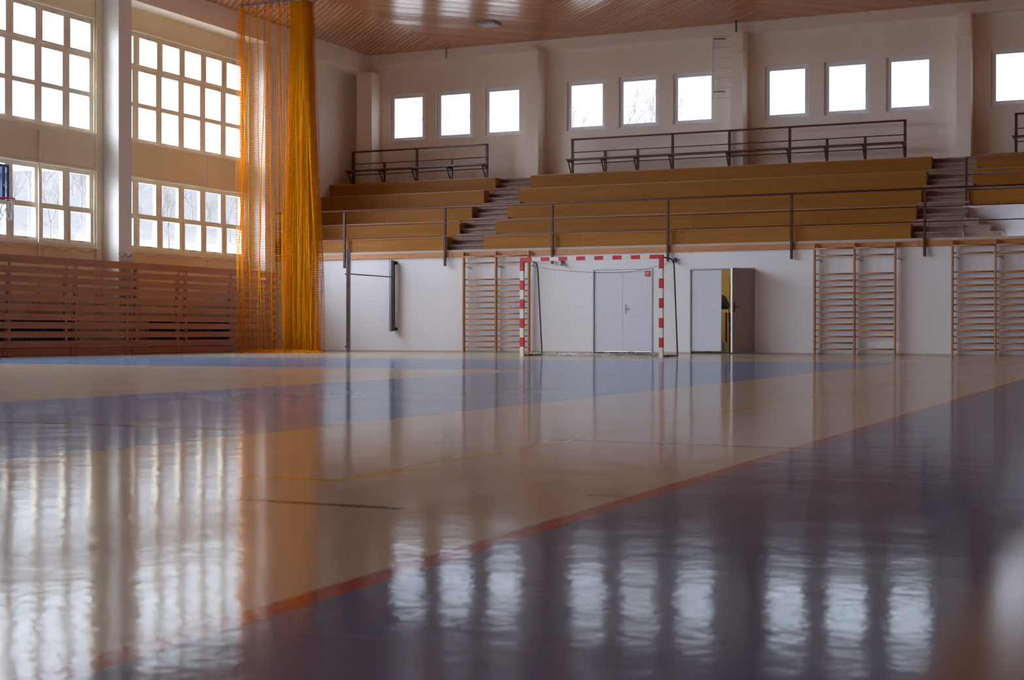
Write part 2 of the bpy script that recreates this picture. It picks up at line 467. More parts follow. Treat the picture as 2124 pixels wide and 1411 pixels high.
def holed(axis, c0, c1, u0, u1, z0, z1, holes):
    """wall slab between c0 and c1 on the given axis with rectangular holes (u0,u1,z0,z1)"""
    mb = MB()
    us = sorted({u0, u1} | {h[0] for h in holes} | {h[1] for h in holes})
    zs = sorted({z0, z1} | {h[2] for h in holes} | {h[3] for h in holes})
    def solid(i, j):
        if i < 0 or j < 0 or i >= len(us) - 1 or j >= len(zs) - 1: return False
        cu, cz = (us[i] + us[i + 1]) / 2, (zs[j] + zs[j + 1]) / 2
        return not any(h[0] < cu < h[1] and h[2] < cz < h[3] for h in holes)
    def P(c, u, z): return (c, u, z) if axis == 0 else (u, c, z)
    idx = {}
    def V(c, u, z):
        k = (c, u, z)
        if k not in idx: idx[k] = len(mb.v); mb.v.append(P(c, u, z))
        return idx[k]
    def F(*q): mb.f.append(tuple(V(*p) for p in q)); mb.smooth.append(False)
    for i in range(len(us) - 1):
        for j in range(len(zs) - 1):
            if not solid(i, j): continue
            a, b, c, d = us[i], us[i + 1], zs[j], zs[j + 1]
            F((c0, a, c), (c0, b, c), (c0, b, d), (c0, a, d)); F((c1, a, c), (c1, a, d), (c1, b, d), (c1, b, c))
            if not solid(i - 1, j): F((c0, a, c), (c0, a, d), (c1, a, d), (c1, a, c))
            if not solid(i + 1, j): F((c0, b, c), (c1, b, c), (c1, b, d), (c0, b, d))
            if not solid(i, j - 1): F((c0, a, c), (c1, a, c), (c1, b, c), (c0, b, c))
            if not solid(i, j + 1): F((c0, a, d), (c0, b, d), (c1, b, d), (c1, a, d))
    return mb

# ------------------------------------------------------------------ the hall shell
XL, XR, YF, YB, YW, ZC = -22.56, 1.4, -8.4, 33.73, 38.26, 8.76
BAY = 5.92
struct('floor', MB().box(XL - .3, XR + .2, YF - .2, YB + .2, -0.12, 0.0), 'floor', 'glossy beige and blue sports hall floor with painted lines')
struct('ceiling', MB().box(XL - .3, XR + .2, YF - .2, YW + .3, ZC, ZC + .15), 'ceiling', 'varnished orange brown board ceiling')

# left wall: bays of 5.92 m, each with a tall upper window and a lower window
bays = [(27.18 - BAY * k, 32.55 - BAY * k) for k in range(0, 6)]
UPZ, LOZ = (5.02, 7.68), (2.44, 4.20)
holes = []
for a, b in bays:
    holes += [(a, b) + UPZ, (a, b) + LOZ]
struct('wall_left', holed(0, XL - .26, XL, YF - .2, 33.0, 0, ZC, holes), 'cream', 'cream painted side wall with two bands of windows')
struct('wall_left_rear', MB().box(XL - .26, XL, 33.0, YW + .24, 0, ZC), 'upper', 'plain white end of the side wall beside the stands')

# window units of the left wall ------------------------------------------------
def grid_window(name, label, y0, y1, z0, z1, zrows, sash_rows):
    """zrows: list of (glass_bottom, glass_top); frame in plane x = XL-.12"""
    w = empty(name, (XL - .12, (y0 + y1) / 2, z0)); tag(w, label, None, None, 'structure')
    xf0, xf1 = XL - .15, XL - .075
    # columns: six panes of 0.655 m, pitch 0.882
    cols = [(y1 - .17 - .655 - .882 * i, y1 - .17 - .882 * i) for i in range(6)]
    fr = MB()
    hs = [(a, b, c, d) for a, b in cols for c, d in zrows]
    m = holed(0, xf0, xf1, y0, y1, z0, z1, hs)
    m.build('frame', 'window_cream', w)
    sash = MB()
    for r in sash_rows:
        c, d = zrows[r]
        for a, b in cols:
            e = .045; t = xf1 + .03
            sash.box(xf1, t, a - e, b + e, c - e, c, None); sash.box(xf1, t, a - e, b + e, d, d + e)
            sash.box(xf1, t, a - e, a, c, d); sash.box(xf1, t, b, b + e, c, d)
    if sash_rows: sash.build('sash', 'window_cream', w)
    hd = MB()
    for r in sash_rows:
        c, d = zrows[r]
        for a, b in cols:
            hd.box(xf1 + .03, xf1 + .055, (a + b) / 2 - .05, (a + b) / 2 + .05, d + .012 if r else c - .03, d + .03 if r else c - .012)
    if sash_rows: hd.build('latch', 'chrome', w)
    g = MB().box(XL - .125, XL - .119, y0 + .05, y1 - .05, z0 + .05, z1 - .05)
    g.build('pane', 'glass', w)
    # mullion covers between every pair of columns and the inner sill
    s = MB().box(XL - .07, XL + .05, y0 - .04, y1 + .06, z0 - .035, z0 + .012); s.build('sill', 'window_cream', w)
    t = MB().box(XL - .07, XL + .025, y0 - .04, y1 + .06, z1 - .02, z1 + .025); t.build('head_trim', 'window_cream', w)
    return w
n = 1
WH = ['next to the orange net', 'at the left frame edge', 'further along the side wall, left of the frame']
for k, (a, b) in enumerate(bays):
    grid_window('window_%d' % n, 'tall upper side window of three pane rows %s' % WH[min(k, 2)], a, b, UPZ[0], UPZ[1],
                [(5.13, 5.88), (5.985, 6.745), (6.895, 7.54)], [2]); n += 1
    grid_window('window_%d' % n, 'lower side window with two pane rows %s' % WH[min(k, 2)], a, b, LOZ[0], LOZ[1],
                [(2.57, 3.215), (3.335, 4.085)], [0]); n += 1
    portal((XL - .22, (a + b) / 2, sum(UPZ) / 2), (0, math.pi / 2 * -1, 0), UPZ[1] - UPZ[0], b - a)
    portal((XL - .22, (a + b) / 2, sum(LOZ) / 2), (0, math.pi / 2 * -1, 0), LOZ[1] - LOZ[0], b - a)

# pillars and the beam of the left wall
for k in range(0, 7):
    y = 32.75 - BAY * k
    struct('trim_pillar', MB().box(XL, -22.10, y, y + .46, 0, 8.2), 'brick', 'painted brick pillar standing out from the side wall')
struct('trim_beam_left', MB().box(XL, -22.03, YF, YW, 8.2, ZC), 'upper', 'white beam along the top of the side wall')
# cover strips over the panel joints
jt = MB()
for k in range(6):
    y = 30.84 - BAY * k
    jt.box(XL, XL + .012, y - .02, y + .02, 4.24, 4.98); jt.box(XL, XL + .012, y - .02, y + .02, 1.9, 2.40)
    jt.box(XL, XL + .012, 33.0 - .06 - BAY * k - .5, 33.0 - .03 - BAY * k - .5, 2.0, 8.2)
struct('trim_joint', jt, 'window_cream', 'thin cover strips on the wall panels')

# lower back wall with its two doors
D1, D2 = (-13.14, -11.59), (-10.65, -9.06)
struct('wall_back_lower', holed(1, YB, YB + .2, XL, XR, 0, 2.56, [D1 + (0, 2.05), D2 + (0, 2.03)]), 'white', 'white lower wall below the stands')
struct('baseboard_back', MB().box(XL, D1[0] - .02, YB - .012, YB, 0, .035).box(D1[1] + .02, D2[0] - .02, YB - .012, YB, 0, .035)
       .box(D2[1] + .02, XR, YB - .012, YB, 0, .035), 'pale_edge', 'thin yellowish skirting at the foot of the wall')

# upper back wall with ten windows
gx = [(-21.28, -20.34), (-19.72, -18.78), (-18.15, -17.21), (-15.59, -14.65), (-14.03, -13.09), (-12.45, -11.51),
      (-9.90, -8.96), (-8.32, -7.38), (-6.72, -5.78), (-4.15, -3.21), (-2.57, -1.63), (-0.99, -0.05)]
fz = (6.18, 7.58)
wh = [(a - .13, b + .13) + fz for a, b in gx]
struct('wall_back', holed(1, YW, YW + .24, XL - .26, XR, 2.4, ZC, wh), 'upper', 'white upper back wall with small square windows')
handle_side = [1, 1, 1, 0, 0, 0, 1, 1, 1, 0, 0, 0]
ords = ['leftmost', 'second', 'third', 'fourth', 'fifth', 'sixth', 'seventh', 'eighth', 'ninth', 'tenth', 'eleventh', 'twelfth']
for i, (a, b) in enumerate(gx):
    w = empty('window_%d' % n, ((a + b) / 2, YW + .12, fz[0])); n += 1
    tag(w, '%s square window of the back wall counted from the left' % ords[i], None, None, 'structure')
    holed(1, YW + .09, YW + .16, a - .13, b + .13, fz[0], fz[1], [(a - .035, b + .035, 6.255, 7.495)]).build('frame', 'pvc', w)
    holed(1, YW + .07, YW + .13, a - .065, b + .065, 6.225, 7.525, [(a, b, 6.29, 7.46)]).build('sash', 'pvc', w)
    hx = b + .03 if handle_side[i] else a - .03
    MB().box(hx - .012, hx + .012, YW + .03, YW + .07, 6.83, 6.86).box(hx - .014, hx + .014, YW + .025, YW + .04, 6.72, 6.86).build('handle', 'white_paint', w)
    MB().box(a - .03, b + .03, YW + .10, YW + .106, 6.26, 7.49).build('pane', 'glass', w)
    MB().box(a - .16, b + .18, YW - .02, YW + .09, fz[0] - .02, fz[0] + .01).build('sill', 'pvc', w)
    portal(((a + b) / 2, YW + .22, sum(fz) / 2), (-math.pi / 2, 0, 0), b - a + .26, fz[1] - fz[0])

for k, (a, b, top) in enumerate([(-22.2, -21.7, 8.2), (-16.7, -16.34, 8.46), (-10.80, -10.46, 8.46), (-5.02, -4.68, 8.46)]):
    t = struct('trim_column', MB().box(a, b, 37.7, YW, 4.6, top), 'upper', 'white column standing out from the back wall')
    if k: MB().box(a - .03, b - .05, 37.66, 37.7, 7.88, 7.93).box(a + .004, b - .004, 37.68, 37.7, 7.93, 8.44).build('ledge', 'upper', t)
struct('trim_beam_back', MB().box(-22.03, XR, 38.05, YW, 8.48, ZC), 'upper', 'white beam along the top of the back wall')
struct('wall_right', MB().box(XR, XR + .2, YF - .2, YW + .3, 0, ZC), 'slat', 'unseen side wall beside the camera, boarded dark to cut bounce light')  # out of view; dark boards chosen to weaken bounce on the right
struct('wall_front', MB().box(XL - .26, XR, YF - .2, YF, 0, ZC), 'cream', 'white end wall behind the camera')

# ------------------------------------------------------------------ the spectator stand
Y0, PY, Z0, PZ = 33.76, 0.74, 2.62, 0.4575
RT = [2.97, 3.44, 3.89, 4.375, 4.80]              # bench top heights
S1, S2, S3 = (XL + .02, -17.2), (-16.15, -5.48), (-4.42, XR - .02)
def terrace(name, x0, x1, ks, lab, zbot=2.56):
    poly = []
    ya = Y0 + PY * ks[0] + .03
    poly.append((ya, zbot))
    z = None
    for k in ks:
        y = Y0 + PY * k + .03
        poly.append((y, z if z is not None else zbot)) if z is not None else None
        z = RT[k] - .035
        poly.append((y, z))
    poly += [(YW, z), (YW, zbot)]
    return struct(name, MB().prism(poly, 0, x0, x1), 'concrete', lab)
terrace('stand_terrace', XL, S1[1] - .06, range(5), 'stepped base of the left stand block')
terrace('stand_terrace', S2[0] + .06, S2[1] - .06, range(5), 'stepped base of the wide middle stand block')
terrace('stand_terrace', S3[0] + .03, XR, (2, 3, 4), 'stepped base of the right stand block', 3.42)
def stairs(x0, x1, lab):
    mb = MB(); nst = 14; rz = (4.80 - 2.62) / nst; tr = (37.42 - Y0 - .12) / nst
    poly = [(YB + .02, 2.5), (YB + .02, 2.58)]; y, z = Y0 + .12, 2.62
    treads = MB().box(x0, x1, YB + .02, y + .03, 2.58, 2.62)
    poly.append((y + .045, 2.58))
    for i in range(nst):
        z += rz; yb = y + tr if i < nst - 1 else YW
        poly.append((y + .045, z - .045)); poly.append((yb + .045 if i < nst - 1 else YW, z - .045))
        treads.box(x0, x1, y, yb + (.03 if i < nst - 1 else 0), z - .045, z)
        y += tr
    poly += [(YW, 2.5)]
    o = struct('stairs', mb.prism(poly, 0, x0, x1), 'concrete', lab)
    treads.build('treads', 'concrete', o)
    return o
stairs(S1[1] - .06, S2[0] + .06, 'brown concrete stairs between left and middle blocks')
stairs(S2[1] - .06, S3[0] + .03, 'brown concrete stairs between middle and right blocks')
# slab edge: pale concrete nosing over a pine fascia board
struct('trim_slab_edge', MB().box(XL, XR, YB - .03, Y0 + .02, 2.565, 2.625), 'pale_edge', 'pale concrete edge along the foot of the stand')
struct('trim_fascia', MB().box(XL + .02, -17.0, YB - .045, YB - .001, 2.44, 2.565).box(-16.99, -11.2, YB - .045, YB - .001, 2.44, 2.565)
       .box(-11.19, -5.3, YB - .045, YB - .001, 2.44, 2.565).box(-5.29, XR, YB - .045, YB - .001, 2.44, 2.565), 'fascia', 'knotty orange pine board along the stand edge')

# benches: plywood front, seat board, shaped end panels
def bench_row(k, x0, x1, label, group, zb=None, left_end=True, right_end=True):
    y = Y0 + PY * k; zt = RT[k]
    zb = (RT[k - 1] - .034 if k else 2.626) if zb is None else zb
    b = empty('stand_bench', ((x0 + x1) / 2, y, zb), label, 'bench', group)
    fr = MB(); nseg = max(1, round((x1 - x0) / 2.7)); w = (x1 - x0) / nseg
    for i in range(nseg):
        fr.box(x0 + i * w + .002, x0 + (i + 1) * w - .002, y, y + .022, zb, zt - .022)
    fr.build('front_panel', 'ply', b)
    MB().box(x0, x1, y - .012, y + .36, zt - .02, zt + .004).build('seat', 'nosing', b)
    prof = [(y + .024, zb), (y + .10, zb), (y + .15, zb + .06), (y + .24, zb + .17), (y + .30, zb + .24), (y + .35, zt - .05), (y + .35, zt - .024), (y + .024, zt - .024)]
    if left_end and x0 > XL + .1: MB().prism(prof, 0, x0 + .002, x0 + .03).build('end_panel', 'ply', b)
    if right_end and x1 < XR - .1: MB().prism(prof, 0, x1 - .03, x1 - .002).build('end_panel', 'ply', b)
    return b
lv = ['lowest', 'second lowest', 'middle', 'second highest', 'highest']
for k in range(5):
    bench_row(k, *S1, '%s ochre plywood bench of the left stand block' % lv[k], 'ochre benches of the left stand block')
    bench_row(k, *S2, '%s ochre plywood bench of the wide middle stand block' % lv[k], 'ochre benches of the middle stand block')
for k, l in ((2, 'lowest'), (3, 'middle'), (4, 'highest')):
    bench_row(k, *S3, '%s dark plywood bench of the right stand block above the white parapet' % l, 'benches of the right stand block', zb=(3.46 if k == 2 else None))

# white parapet and small side steps at the right stairs
struct('wall_parapet', MB().box(-4.54, XR, 35.16, 35.225, 2.626, 3.455), 'white', 'white parapet wall below the right stand block')
struct('stairs_side', MB().box(-5.42, -4.07, 34.2, 35.15, 2.63, 3.09).box(-4.07, -3.82, 34.2, 35.15, 2.63, 2.93).box(-3.82, -3.58, 34.2, 35.15, 2.63, 2.78), 'concrete', 'short side steps going down to the right')
struct('wall_stair_back', MB().box(S3[0] + .03, XR, 35.27, YW, 2.4, 3.42), 'white')

# front railing along the stand
rl = empty('railing', (-10.7, 33.6, 2.22), 'long brown steel railing with three rails along the stand edge', 'railing')
px = [-22.5, -20.2, -17.2, -14.2, -11.18, -8.17, -5.16, -2.16, .84]
for i, x in enumerate(px):
    MB().box(x - .03, x + .03, 33.62, 33.68, 2.21, 3.72).build('post', 'steel', rl, bevel=.006)
for z, r in ((3.725, .026), (3.32, .013), (2.985, .013)):
    MB().tube([(XL + .01, 33.62, z), (XR, 33.62, z)], r, 10).build('rail', 'steel', rl)
# railing on top of the parapet
r2 = empty('railing', (-2, 35.24, 3.455), 'dark steel railing on the white parapet of the right stand block', 'railing')
for x in (-4.46, -3.0, -1.4, .2): MB().box(x - .025, x + .025, 35.165, 35.215, 3.455, 4.56).build('post', 'steel', r2)
for z in (4.56, 4.17, 3.83): MB().tube([(-4.46, 35.19, z), (XR - .02, 35.19, z)], .02, 8).build('rail', 'steel', r2)

# back row: steel frame with backrest rails and a narrow seat
def back_bench(label, full, half, x0, x1, pre=0.0):
    b = empty('back_row_bench', ((x0 + x1) / 2, 37.6, 4.766), label, 'bench', 'steel framed benches of the back row')
    Yp = 37.6
    for x in full: MB().box(x - .032, x + .032, Yp - .03, Yp + .03, 4.766, 5.855).build('post', 'steel', b, bevel=.005)
    for x in half: MB().box(x - .032, x + .032, Yp - .03, Yp + .03, 4.766, 5.485).build('short_post', 'steel', b, bevel=.005)
    MB().box(x0, x1, Yp - .03, Yp + .03, 5.815, 5.862).build('top_rail', 'steel', b)
    for z in (5.48, 5.16): MB().tube([(x0, Yp - .02, z), (x1, Yp - .02, z)], .014, 8).build('rail', 'steel', b)
    MB().box(x0 - .03, x1 + .03, Yp - .37, Yp - .07, 5.235, 5.27).build('seat', 'back_seat', b)
    for x in full + half:
        MB().box(x - .02, x + .02, Yp - .35, Yp - .03, 5.19, 5.235).prism([(Yp - .33, 5.19), (Yp - .28, 5.19), (Yp - .03, 4.83), (Yp - .03, 4.77)], 0, x - .012, x + .012).build('bracket', 'steel', b)
    return b
back_bench('dark steel framed bench with backrest rails, left of the three behind the top row', [-22.27, -20.13, -17.88], [-21.21, -19.0], -22.3, -17.85)
back_bench('longest dark steel framed bench with backrest rails, behind the middle block', [-15.26, -12.36, -10.79, -9.18, -6.25], [-14.29, -13.35, -8.21, -7.24], -15.29, -6.22)
back_bench('dark steel framed bench cut off by the right frame edge behind the right block', [-3.6, -1.6, .4], [-2.6, -.6], -3.63, .43)

# ------------------------------------------------------------------ doors
def lever(parent, x, y, z, sgn, mat='chrome'):
    m = MB().box(x - .018, x + .018, y - .008, y, z - .11, z + .11).tube([(x, y, z), (x, y - .05, z), (x + sgn * .12, y - .05, z)], .009, 6)
    return m.build('handle', mat, parent)
d1 = empty('door_1', (sum(D1) / 2, YB + .05, 0)); tag(d1, 'closed pale double door with a red sign behind the goal', None, None, 'structure')
MB().box(D1[0], D1[0] + .025, YB - .015, YB + .15, 0, 2.05).box(D1[1] - .025, D1[1], YB - .015, YB + .15, 0, 2.05).box(D1[0] + .025, D1[1] - .025, YB - .015, YB + .15, 2.02, 2.05).build('door_frame', 'grey_steel', d1)
lf = MB().box(D1[0] + .03, -12.372, YB + .012, YB + .055, .035, 2.012).build('door_leaf', 'door', d1)
lf2 = MB().box(-12.366, D1[1] - .03, YB + .012, YB + .055, .035, 2.012).build('door_leaf', 'door', d1)
lever(lf2, -12.29, YB + .012, 1.08, 1)
MB().box(D1[0] + .03, D1[1] - .03, YB + .005, YB + .15, 0, .03).build('threshold', 'dark_metal', d1)
sg = empty('sign', (-11.72, YB + .01, 1.87), 'small square red fire hose sign on the pale double door', 'sign')
MB().box(-11.79, -11.655, YB + .004, YB + .012, 1.865, 2.0).build('plate', 'sign_red', sg)
sy = MB()
sy.tube([(-11.735, YB + .001, 1.885), (-11.735, YB + .001, 1.975), (-11.715, YB + .001, 1.985), (-11.695, YB + .001, 1.975), (-11.69, YB + .001, 1.955), (-11.70, YB + .001, 1.935), (-11.72, YB + .001, 1.928)], .005, 5)
sy.tube([(-11.725, YB + .001, 1.955), (-11.71, YB + .001, 1.92), (-11.69, YB + .001, 1.885)], .005, 5)
sy.tube([(-11.762, YB + .001, 1.885), (-11.765, YB + .001, 1.93), (-11.755, YB + .001, 1.97)], .004, 5)
sy.build('symbol', 'sign_white', sg)

d2 = empty('door_2', (sum(D2) / 2, YB + .05, 0)); tag(d2, 'pale double door with its right leaf standing open', None, None, 'structure')
MB().box(D2[0], D2[0] + .025, YB - .012, YB + .15, 0, 2.03).box(D2[1] - .025, D2[1], YB - .012, YB + .15, 0, 2.03).box(D2[0] + .025, D2[1] - .025, YB - .012, YB + .15, 2.0, 2.03).build('door_frame', 'grey_steel', d2)
MB().box(D2[0] + .03, -9.885, YB + .012, YB + .055, .06, 1.995).build('door_leaf', 'door', d2)
MB().box(D2[0] + .03, D2[1] - .03, YB + .005, YB + .15, 0, .03).build('threshold', 'dark_metal', d2)
ol = empty('open_leaf', Vector((D2[1] - .01, YB - .005, 0)) - Vector(d2.location)); ol.parent = d2
ang = math.radians(66)
Rm = Matrix.Translation((D2[1] - .01, YB - .005, 0)) @ Matrix.Rotation(ang, 4, 'Z')
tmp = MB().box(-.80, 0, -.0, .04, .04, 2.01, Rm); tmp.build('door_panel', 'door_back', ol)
MB().box(-.806, -.80, -.002, .042, .04, 2.01, Rm).build('door_edge', 'white_paint', ol)
h = MB().box(-.75, -.715, .04, .048, .98, 1.2, Rm); h2 = [Rm @ Vector(p) for p in ((-.73, .04, 1.1), (-.73, .09, 1.1), (-.61, .09, 1.1))]
h.tube(h2, .01, 6)
h.box(-.75, -.715, -.008, 0, .98, 1.2, Rm); h.tube([Rm @ Vector(p) for p in ((-.73, 0, 1.1), (-.73, -.05, 1.1), (-.61, -.05, 1.1))], .01, 6)
h.build('handle', 'dark_metal', ol)

# store room behind the open door
st = MB().box(-11.4, -8.6, 36.3, 36.4, 0, 2.4).box(-11.5, -11.4, YB + .2, 36.4, 0, 2.4).box(-8.6, -8.5, YB + .2, 36.4, 0, 2.4)
struct('wall_store', st, 'yellow', 'yellow wall of the store room seen through the open door')
struct('ceiling_store', MB().box(-11.5, -8.5, YB + .2, 36.4, 2.4, 2.45), 'white')
struct('floor_store', MB().box(-11.5, -8.5, YB + .2, 36.5, -.1, 0), 'concrete')
sl = bpy.data.lights.new('store_room_fill', 'POINT'); sl.energy = 14; sl.shadow_soft_size = .12; sl.color = (1, .93, .8)  # added fill light with no fitting, brightens the store room
slo = bpy.data.objects.new('store_room_fill', sl); slo.location = (-9.6, 34.6, 2.25); C.objects.link(slo)
cart = empty('equipment_stand', (-10.35, 35.3, 0), 'yellow topped stand inside the store room seen through the door gap', 'stand')
MB().box(-10.7, -10.12, 35.1, 35.5, 1.00, 1.07).build('shelf', 'yellow', cart)
for x, y in ((-10.66, 35.14), (-10.16, 35.14), (-10.66, 35.46), (-10.16, 35.46)):
    MB().box(x - .02, x + .02, y - .02, y + .02, 0, 1.0).build('leg', 'dark_metal', cart)
bag = MB(); bag.sphere((-10.33, 35.28, 1.26), .17, 12, 8, 1.1); bag.sphere((-10.2, 35.28, 1.175), .10, 10, 6, 1.0); bag.sphere((-10.45, 35.28, 1.19), .12, 10, 6, .95)
tag(bag.build('bag', 'black_cloth'), 'black bag on the yellow topped stand in the store room', 'bag')
for i, (x, y) in enumerate(((-10.02, 34.9), (-9.95, 35.2))):
    rp = MB().tube([(x, y, 2.4), (x + .02, y, 1.6), (x - .01, y, .9), (x + .03, y, .35), (x, y, .25)], .012, 6)
    tag(rp.build('hanging_rope', 'cable'), 'dark rope hanging in the store room doorway gap', 'rope', 'ropes hanging in the store room')
tag(MB().box(-10.25, -10.02, 34.5, 34.75, 0, .28).build('crate', 'grey_plastic', bevel=.02), 'small grey crate on the store room floor behind the door gap', 'crate')

# ------------------------------------------------------------------ goal
GX0, GX1, GY = -12.63, -9.47, 28.17
goal = empty('handball_goal', ((GX0 + GX1) / 2, GY, 0), 'red and white striped handball goal with a white net', 'goal')
def striped_post(x0):
    p = empty('post', Vector((x0, GY, 0)) - Vector(goal.location)); p.parent = goal
    for i in range(10):
        z0 = i * .2; z1 = z0 + .2 if i < 9 else 2.08
        MB().box(x0, x0 + .08, GY, GY + .08, z0, z1).build('red_band' if i % 2 else 'white_band', 'red' if i % 2 else 'white_paint', p)
striped_post(GX0); striped_post(GX1 - .08)
cb = empty('crossbar', Vector((GX0, GY, 2.0)) - Vector(goal.location)); cb.parent = goal
w = MB(); r = MB(); x = GX0 + .08; L = [0.2] + [.2] * 13 + [.2]; i = 0
for i, l in enumerate(L):
    MB().box(x, x + l, GY, GY + .08, 2.0, 2.08).build('white_band' if i % 2 else 'red_band', 'white_paint' if i % 2 else 'red', cb); x += l
def goal_stay(x):
    pts = [(x, GY + .08, 2.03), (x, GY + .6, 2.03), (x, GY + .78, 2.0), (x, GY + .86, 1.9), (x, GY + .95, 1.2), (x, GY + 1.1, .03)]
    MB().tube(pts, .015, 8).build('net_stay', 'dark_metal', goal)
    MB().tube([(x, GY + .08, .025), (x, GY + 1.1, .025)], .02, 8).build('ground_tube', 'dark_metal', goal)
goal_stay(GX0 + .04); goal_stay(GX1 - .04)
MB().tube([(GX0 + .04, GY + 1.1, .03), (GX1 - .04, GY + 1.1, .03)], .022, 8).build('ground_bar', 'grey_steel', goal)
# net: side, back and roof meshes of thin cord
def back_pt(s):   # profile from the top rear edge down, s = arc length fraction
    P = [(.80, 2.0), (.88, 1.75), (.97, 1.1), (1.08, .04)]
    t = s * 3; i = min(2, int(t)); f = t - i
    return (P[i][0] + (P[i + 1][0] - P[i][0]) * f, P[i][1] + (P[i + 1][1] - P[i][1]) * f)
gn = MB(); rr = .0009
for i in range(0, 32):
    x = GX0 + .06 + i * (3.04 / 31)
    gn.tube([(x, GY + .08, 2.0), (x, GY + .4, 1.96)] + [(x, GY + back_pt(s / 6)[0], back_pt(s / 6)[1]) for s in range(7)], rr, 3, cap=False)
for j in range(0, 20):
    y, z = back_pt(j / 19.0)
    gn.tube([(GX0 + .05 + 3.06 * q / 6, GY + y, z - .01 * math.sin(q * 1.7)) for q in range(7)], rr, 3, cap=False)
for side in (GX0 + .05, GX1 - .05):
    for j in range(1, 20):
        z = j * .1; yb = .8 + (2.0 - z) * .14
        gn.tube([(side, GY + .08, z + .02), (side + .01, GY + yb * .5, z - .015), (side, GY + yb, z)], rr, 3, cap=False)
    for j in range(1, 10):
        f = j / 10
        gn.tube([(side, GY + .08 + f * .74, 2.0 - .02), (side + .008, GY + .08 + f * .88, 1.0), (side, GY + .08 + f * 1.0, .03)], rr, 3, cap=False)
gn.build('net', 'string', goal, fix=False)
ln = MB()      # loose net heaped along the ground bar
for i in range(120):
    x = GX0 + .1 + random.random() * 2.95; y = GY + 1.02 + random.random() * .1
    ln.tube([(x, y, .01 + random.random() * .05), (x + random.uniform(-.08, .08), y + random.uniform(-.05, .03), .07 * random.random() + .01), (x + random.uniform(-.15, .15), y - .03, .012)], .003, 3, cap=False)
for sd in (GX0 + .05, GX1 - .05):
    for i in range(60):
        y = GY + .12 + random.random() * .9; x = sd + random.uniform(-.04, .04)
        ln.tube([(x, y, .02 + random.random() * .06), (x + random.uniform(-.05, .05), y + random.uniform(-.06, .06), .08 * random.random() + .01)], .003, 3, cap=False)
ln.build('net_hem', 'string', goal, fix=False)
wh_ = MB()   # lashings on the right hand stay
for i in range(40):
    z = .1 + i * .045; y = GY + 1.1 - (z - .03) * .135
    wh_.tube([(GX1 - .065, y - .02, z), (GX1 - .015, y + .02, z + .012)], .003, 3, cap=False)
wh_.build('net_lashing', 'string', goal, fix=False)

# ------------------------------------------------------------------ wall bars
RZ = [2.43, 2.27, 1.85, 1.70, 1.556, 1.413, 1.268, 1.125, .98, .842, .70, .56, .414, .272, .128]
def wall_bars(x0, label, missing=()):
    ws = empty('wall_bars', (x0 + .9, YB - .1, 0), label, 'wall bars', 'wooden wall bars under the stand')
    for i in range(3):
        x = x0 + i * .91
        MB().box(x - .02, x + .02, YB - .19, YB - .07, 0, 2.555).build('upright', 'bar_wood', ws, bevel=.006)
        MB().tube([(x + .02, YB - .15, 2.17), (x + .10, YB - .12, 2.175), (x + .14, YB - .002, 2.14)], .012, 6).build('wall_bracket', 'chrome', ws)
    for i in range(2):
        for j, z in enumerate(RZ):
            if (i, j) in missing: continue
            y = YB - (.205 if j == 0 else .145)
            MB().tube([(x0 + i * .91 + .018, y, z), (x0 + (i + 1) * .91 - .018, y, z)], .018, 8).build('rung', 'rung_wood', ws)
    return ws
wall_bars(-16.63, 'wooden wall bars partly behind the left goal post')
wall_bars(-7.62, 'wooden wall bars with a missing rung, right of the open door', {(1, 13)})
wall_bars(-4.55, 'wooden wall bars at the right frame edge')

# ------------------------------------------------------------------ high bar posts on the left
hp = empty('high_bar_frame', (-19.1, 32.05, 0), 'grey steel high bar post linked by a thin rod to a wall channel', 'gym apparatus')
pm = MB(); X0, Y1 = -19.12, 32.05
pm.box(X0 - .05, X0 + .0, Y1 - .04, Y1 + .04, 0, 2.62).box(X0, X0 + .045, Y1 - .03, Y1 + .03, 0, 2.62)
pm.build('post', 'grey_steel', hp, bevel=.004)
sc = MB()
for i in range(26): sc.box(X0 + .012, X0 + .03, Y1 - .0315, Y1 - .0295, .3 + i * .09, .325 + i * .09)
sc.build('hole_strip', 'dark_metal', hp)
MB().sphere((X0 - .08, Y1, 1.98), .025).sphere((X0 - .08, Y1, .14), .025).tube([(X0 - .08, Y1, 1.98), (X0, Y1, 1.98)], .01, 6).tube([(X0 - .08, Y1, .14), (X0, Y1, .14)], .01, 6).build('knob', 'dark_metal', hp)
MB().tube([(X0 + .04, Y1, 1.98), (-18.72, YB - .12, 1.95)], .014, 8).build('rod', 'dark_metal', hp)
MB().box(-18.80, -18.73, YB - .16, YB - .07, .52, 2.40).build('wall_channel', 'grey_steel', hp, bevel=.004)
MB().box(-18.72, -18.665, YB - .155, YB - .08, .54, 2.38).build('channel_side', 'dark_metal', hp)
MB().box(-18.72, -18.64, YB - .08, YB, .55, .63).box(-18.72, -18.64, YB - .08, YB, 2.28, 2.36).build('wall_mount', 'dark_metal', hp)

